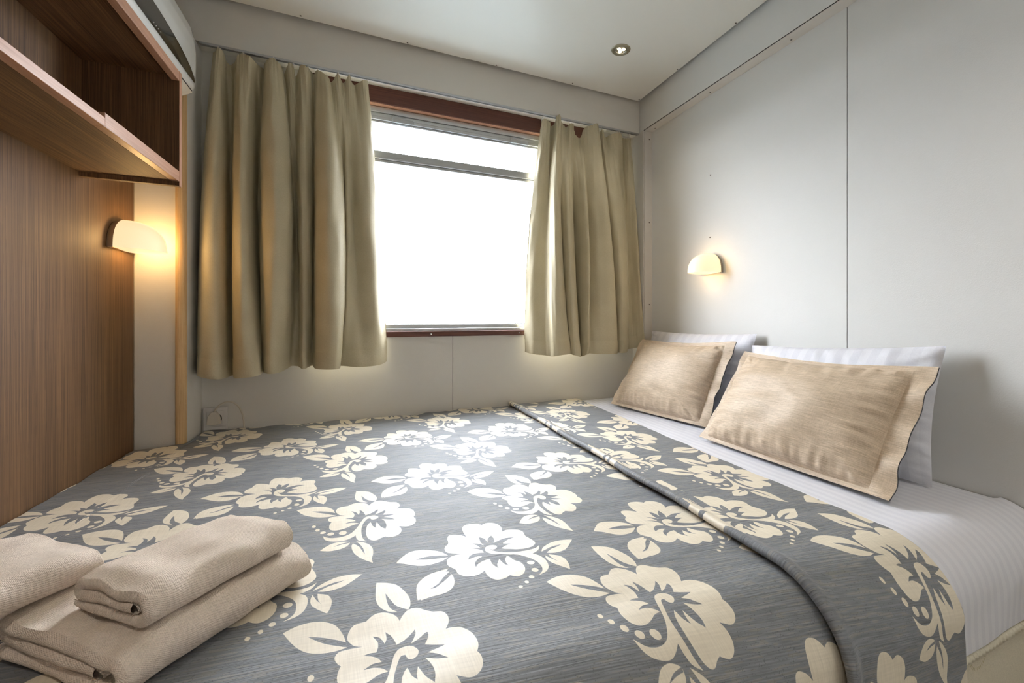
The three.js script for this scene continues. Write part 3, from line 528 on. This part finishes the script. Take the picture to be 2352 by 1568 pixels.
curtain('narrower olive beige satin curtain drawn to the right of the window',
  [[-0.5343, 0.04], [-0.5311, 0.065], [-0.5111, 0.07], [-0.4869, 0.045], [-0.4754, 0.06], [-0.4765, 0.078], [-0.4639, 0.085], [-0.4366, 0.06], [-0.4088, 0.045], [-0.4034, 0.068], [-0.3867, 0.072], [-0.3592, 0.045], [-0.3329, 0.045], [-0.3266, 0.07], [-0.2969, 0.082], [-0.2622, 0.085], [-0.2355, 0.055], [-0.2241, 0.07], [-0.1895, 0.045], [-0.1738, 0.07], [-0.132, 0.085], [-0.0975, 0.055], [-0.0841, 0.075], [-0.0558, 0.06], [-0.0378, 0.045]],
  [[-0.5893, 0.04], [-0.5645, 0.055], [-0.5233, 0.062], [-0.5133, 0.07], [-0.5172, 0.095], [-0.4995, 0.11], [-0.4594, 0.08], [-0.4526, 0.08], [-0.4346, 0.1], [-0.3976, 0.08], [-0.3688, 0.05], [-0.3529, 0.075], [-0.3328, 0.1], [-0.3074, 0.07], [-0.2775, 0.095], [-0.2264, 0.108], [-0.197, 0.075], [-0.1959, 0.09], [-0.178, 0.11], [-0.1229, 0.095], [-0.0902, 0.06], [-0.0612, 0.048], [-0.0425, 0.06], [-0.0258, 0.075], [-0.008, 0.06]],
  [[-0.6192, 0.045], [-0.5938, 0.075], [-0.5437, 0.085], [-0.5216, 0.095], [-0.5113, 0.112], [-0.4796, 0.115], [-0.4232, 0.095], [-0.4067, 0.075], [-0.3956, 0.095], [-0.3652, 0.09], [-0.348, 0.07], [-0.3417, 0.09], [-0.3354, 0.105], [-0.3106, 0.085], [-0.254, 0.105], [-0.1805, 0.11], [-0.1576, 0.085], [-0.1497, 0.105], [-0.1261, 0.108], [-0.0991, 0.09], [-0.0782, 0.07], [-0.0578, 0.075], [-0.038, 0.085], [-0.0182, 0.095], [-0.0112, 0.108]],
  y1([1.912, 1.907, 1.893, 1.89, 1.908, 1.925, 1.927, 1.905, 1.9, 1.906, 1.905, 1.872, 1.862, 1.898, 1.912, 1.922, 1.9, 1.909, 1.89, 1.895, 1.906, 1.9, 1.888, 1.9, 1.905]),
  y1([0.814, 0.806, 0.799, 0.796, 0.797, 0.801, 0.803, 0.802, 0.795, 0.786, 0.784, 0.79, 0.8, 0.8, 0.797, 0.798, 0.801, 0.8, 0.8, 0.803, 0.81, 0.815, 0.82, 0.828, 0.835]),
  [0, 6, 9, 15, 17, 20, 23].map((i) => i / 24));
{
  const t = thing('curtain_rail', 'slim silver curtain rail under the soffit edge', 'curtain rail');
  part('track', join([box(-1.825, -0.004, SOFFIT - 0.0025, SOFFIT - 0.0002, 0.050, 0.0645, 0.0006, 'x'), box(-1.825, -0.004, SOFFIT - 0.008, SOFFIT - 0.0025, 0.0625, 0.0645, 0.0006, 'x'), box(-1.825, -0.004, SOFFIT - 0.008, SOFFIT - 0.0025, 0.050, 0.052, 0.0006, 'x')]), M.alu, t);
}

// ================================================================ cabinet over the foot of the bed
{
  const t = thing('wall_cabinet', 'open brown wood wall cabinet above the bed foot', 'cabinet');
  const xf = -1.7615, z0 = 0.430, z1 = 1.75, y0 = 1.343, top = 1.643;
  part('end_panel', box(WOODX, xf - 0.001, 1.3315, top, z0, z0 + 0.0165, 0.0008, 'y'), M.wood, t);
  part('end_panel', box(WOODX, xf - 0.001, 1.3315, top, z1 - 0.0165, z1, 0.0008, 'y'), M.wood, t);
  part('end_edging', box(xf - 0.001, xf + 0.0005, 1.3315, top, z0, z0 + 0.0165, 0.0005, 'y'), M.edge, t);
  part('bottom_board', box(WOODX, xf - 0.018, y0, y0 + 0.016, z0 + 0.0165, z1 - 0.0165, 0.0006, 'z'), M.wood, t);
  part('top_board', box(WOODX, xf - 0.018, top - 0.016, top, z0 + 0.0165, z1 - 0.0165, 0.0006, 'z'), M.wood, t);
  part('bottom_rail', join([box(xf - 0.0178, xf, y0, y0 + 0.0185, 0.818, z1 - 0.0165, 0.0012, 'z'), box(xf - 0.0178, xf, y0, y0 + 0.0285, z0 + 0.0165, 0.818, 0.0012, 'z')]), M.edge, t);
  part('top_rail', box(xf - 0.0178, xf, top - 0.0265, top, z0 + 0.0165, z1 - 0.0165, 0.0012, 'z'), M.edge, t);
  part('back_board', box(WOODX, WOODX + 0.004, y0 + 0.016, top - 0.016, z0 + 0.0165, z1 - 0.0165, 0.0004, 'y'), M.wood, t);
}

// ================================================================ air conditioner on the cabinet
{
  const t = thing('air_conditioner', 'white air conditioner with a dark glossy front strip above the cabinet', 'air conditioner');
  const za = 0.222, zb = 1.04;
  const front = [[0.000, 1.650], [0.090, 1.650], [0.124, 1.654], [0.148, 1.662], [0.163, 1.670], [0.172, 1.679], [0.1765, 1.690], [0.179, 1.710], [0.1805, 1.750], [0.180, 1.790], [0.1765, 1.830], [0.168, 1.868], [0.158, 1.888], [0.140, 1.902], [0.110, 1.908], [0.0, 1.908]];
  const curve = new THREE.CatmullRomCurve3(front.map(([x, y]) => V(x, y, 0)), false, 'catmullrom', 0.2), NP = 110, prof = curve.getPoints(NP);
  const squeeze = (z) => { const e = Math.min(z - za, zb - z); return 1 - 0.085 * Math.pow(1 - clamp(e / 0.045), 2.4); };
  const body = sheet(NP, 70, (u, v) => { const q = v < 0.5 ? 0.5 * Math.pow(v * 2, 1.8) : 1 - 0.5 * Math.pow((1 - v) * 2, 1.8), z = lerp(za, zb, q), k = squeeze(z), p = prof[Math.round(u * NP)]; return { p: V(WOODX + 0.0005 + p.x * k, lerp(1.78, p.y, Math.sqrt(k)), z), uv: [u, z] }; });
  part('body', body, M.acBody, t);
  const capShape = (z, flip) => sheet(NP, 8, (u, v) => { const p = prof[Math.round(u * NP)], k = squeeze(z); return { p: V(WOODX + 0.0005 + p.x * k * v, lerp(1.78, lerp(1.78, p.y, Math.sqrt(k)), v), z), uv: [u, v] }; }, flip);
  part('side_cover', join([capShape(za, false), capShape(zb, true)]), M.acBody, t);
  const frontX = (y) => { for (let i = 1; i < prof.length; i++) if (prof[i].y >= y && prof[i - 1].y < y && prof[i].x > 0.14) return lerp(prof[i - 1].x, prof[i].x, (y - prof[i - 1].y) / (prof[i].y - prof[i - 1].y)); return 0.1795; };
  const zc = (za + zb) / 2 + 0.01, half = zc - 0.262, yl = 1.697;
  const upper = (z) => yl + 0.055 * Math.pow(clamp(1 - Math.pow(Math.abs(z - zc) / (half + 0.002), 2.6)), 0.62) + 0.0035;
  const strip = part('display_strip', sheet(70, 12, (u, v) => { const z = lerp(zc - half, zc + half, u), y = lerp(yl, upper(z), v), k = squeeze(z); return { p: V(WOODX + 0.0005 + frontX(lerp(1.78, y, 1 / Math.sqrt(k))) * k + 0.0012, y, z), uv: [u, v] }; }, true), M.black, t, 'black glossy display strip');
  part('strip_bezel', sheet(70, 3, (u, v) => { const z = lerp(zc - half, zc + half, u), y = upper(z) + 0.003 * v, k = squeeze(z); return { p: V(WOODX + 0.0005 + frontX(lerp(1.78, y, 1 / Math.sqrt(k))) * k + 0.0016 - 0.0016 * v * v, y, z), uv: [u, v] }; }, true), M.plastic, strip);
  for (let i = 0; i < 4; i++) { const z = 0.512 + i * 0.0135, m = part('indicator', new THREE.SphereGeometry(0.0016, 8, 6), M.plastic, strip); m.position.set(WOODX + 0.0005 + frontX(1.7055) + 0.0015, 1.7055, z); }
  part('louver_gap', sheet(40, 1, (u, v) => { const z = lerp(za + 0.030, zb - 0.030, u), y = lerp(1.6735, 1.6765, v), x = frontX(y); return { p: V(WOODX + x + 0.0012, y, z), uv: [u, v] }; }, true), M.gap, t);
  part('louver', sheet(40, 8, (u, v) => { const z = lerp(za + 0.026, zb - 0.026, u), w = lerp(0.12, 0.168, v), y = 1.6525 + 0.0205 * Math.pow(v, 1.6); return { p: V(WOODX + w + 0.0022, y, z), uv: [u, v] }; }, true), M.acBody, t);
}

// ================================================================ lamps
M.shade = std({ color: lin(0.85, 0.80, 0.68), roughness: 0.25, emissive: lin(1.0, 0.76, 0.42), emissiveIntensity: 0.8 });
M.led = std({ color: lin(1, 1, 1), emissive: lin(1.0, 0.88, 0.6), emissiveIntensity: 4 });
M.bezel = std({ color: lin(0.34, 0.31, 0.23), metalness: 0.8, roughness: 0.45 });
function wallLamp(label, pos, face, hw, h, out, power) {
  const t = thing('wall_lamp', label, 'lamp', 'opal glass wall lamps'); t.position.set(...pos); t.rotation.y = face;          // local +z points off the wall
  const D = 0.016, half = (w, hh, z) => { const s = new THREE.Shape(); s.moveTo(-w, 0); for (let k = 0; k <= 32; k++) { const a = Math.PI - k / 32 * Math.PI; s.lineTo(w * Math.cos(a), hh * Math.pow(Math.sin(a), 0.8)); } return s; };
  part('back_plate', new THREE.ExtrudeGeometry(half(hw * 0.93, h * 0.93), { depth: D - 0.004, bevelEnabled: true, bevelSize: 0.001, bevelThickness: 0.001, bevelSegments: 2 }).translate(0, 0, 0.0015), M.satinSteel, t);
  // shade: a blunt quarter dome with a rounded lower lip and a shallow hollow underneath
  const dome = sheet(48, 26, (u, v) => { const a = Math.PI * u, w = v * Math.PI / 2, x = -hw * Math.cos(a), yy = h * Math.pow(Math.sin(a), 0.8), k = Math.pow(Math.cos(w), 0.85); const low = 0.02 * Math.sin(w); return { p: V(x * k, yy * Math.pow(Math.cos(w), 0.72) - low * h, D + out * Math.pow(Math.sin(w), 0.92)), uv: [u, v] }; }, true);
  const floorY = (z) => -0.02 * h - 0.006 * Math.sin(clamp((z - D) / out) * Math.PI);
  const under = sheet(32, 20, (u, v) => { const w = v * Math.PI / 2, k = Math.pow(Math.cos(w), 0.85), x = lerp(-hw, hw, u) * k, z = D + out * Math.pow(Math.sin(w), 0.92); return { p: V(x, -0.02 * Math.sin(w) * h - 0.004 * Math.sin(Math.PI * u) * Math.cos(w), z), uv: [u, v] }; });
  const back = sheet(48, 2, (u, v) => { const a = Math.PI * u; return { p: V(-hw * Math.cos(a) * v, h * Math.pow(Math.sin(a), 0.8) * v, D), uv: [u, v] }; });
  part('shade', join([dome, under, back]), M.shade, t, 'glowing opal glass shade');
  const l = new THREE.PointLight(lin(1.0, 0.60, 0.22), power, 0, 2); l.position.set(0, h * 0.35, D + out * 0.42); l.castShadow = true; l.shadow.radius = 1.2; l.name = 'lamp_light'; t.add(l);
  return t;
}
wallLamp('opal glass wall lamp on the wood wall under the cabinet', [WOODX + 0.0005, 1.1725, 0.252], Math.PI / 2, 0.076, 0.088, 0.090, 0.085);
wallLamp('opal glass wall lamp on the pale wall above the pillows', [0.0495, 1.163, 0.535], -Math.PI / 2, 0.062, 0.083, 0.105, 0.035);
function spotlight(label, x, z, power) {
  const t = thing('ceiling_spotlight', label, 'ceiling light', 'recessed ceiling spotlights'); t.position.set(x, PANEL, z);
  part('bezel', new THREE.LatheGeometry([[0.0255, -0.0005], [0.027, -0.0035], [0.034, -0.0045], [0.0385, -0.003], [0.0395, -0.0003]].map(([a, b]) => new THREE.Vector2(a, b)), 48), M.bezel, t);
  part('lamp_face', new THREE.CylinderGeometry(0.0256, 0.0256, 0.001, 40).translate(0, -0.0008, 0), M.bezel, t);
  part('lamp_ring', new THREE.TorusGeometry(0.0225, 0.0012, 8, 40).rotateX(Math.PI / 2).translate(0, -0.0022, 0), M.chrome, t);
  for (let k = 0; k < 3; k++) { const a = k * 2.094 + 0.75; const m = part('led_lens', new THREE.SphereGeometry(0.0078, 16, 10).scale(1, 0.4, 1), M.led, t); m.position.set(0.0108 * Math.cos(a), -0.0022, 0.0108 * Math.sin(a)); }
  const l = new THREE.SpotLight(lin(1.0, 0.92, 0.80), power, 0, 1.05, 0.8, 2); l.position.set(0, -0.014, 0); l.target.position.set(0, -1, 0); l.castShadow = true; l.name = 'spot_light'; t.add(l); t.add(l.target); l.target.name = 'spot_target';
}
spotlight('small round recessed ceiling spotlight with three bright lenses near the window', -0.3347, 0.414, 0.3);
// the same fitting over the aisle behind the camera: it lights the front of the bed
spotlight('recessed ceiling spotlight over the aisle at the head of the bed', -0.322, 2.05, 1.35);
spotlight('recessed ceiling spotlight over the aisle at the foot of the bed', -1.55, 2.05, 1.35);

// ================================================================ socket and plug
{
  const t = thing('power_socket', 'white square power socket low in the corner under the left curtain', 'socket');
  const x0 = -1.829, x1 = -1.7575, y0 = 0.568, y1 = 0.650, xm = (x0 + x1) / 2 - 0.001, ym = (y0 + y1) / 2;
  part('plate', box(x0, x1, y0, y1, 0.0005, 0.009, 0.003), M.plastic, t);
  part('insert', box(xm - 0.024, xm + 0.024, ym - 0.028, ym + 0.028, 0.008, 0.0108, 0.0015), M.plastic, t);
  part('well', new THREE.TorusGeometry(0.0195, 0.0016, 8, 40).translate(xm, ym, 0.0108), M.gap, t);
  const p = thing('power_plug', 'cream plug and looped cable in the corner socket', 'plug');
  const sh = new THREE.Shape(); sh.moveTo(-0.017, -0.014); sh.quadraticCurveTo(0, -0.021, 0.017, -0.014); sh.lineTo(0.014, 0.012); sh.quadraticCurveTo(0.008, 0.022, 0.004, 0.026); sh.lineTo(-0.004, 0.026); sh.quadraticCurveTo(-0.008, 0.022, -0.014, 0.012); sh.closePath();
  part('body', new THREE.ExtrudeGeometry(sh, { depth: 0.016, bevelEnabled: true, bevelSize: 0.002, bevelThickness: 0.003, bevelSegments: 3, curveSegments: 8 }).translate(xm, ym, 0.0125), M.plug, p);
  part('cable', tube([[xm + 0.001, ym + 0.024, 0.021], [xm + 0.006, ym + 0.036, 0.022], [xm + 0.022, ym + 0.054, 0.020], [xm + 0.045, ym + 0.060, 0.016], [xm + 0.066, ym + 0.046, 0.013], [xm + 0.080, ym + 0.018, 0.011], [xm + 0.086, ym - 0.015, 0.010], [xm + 0.087, ym - 0.040, 0.010]], 0.0028, 60, 10), M.plug, p);
}

renderer.render(scene, camera);
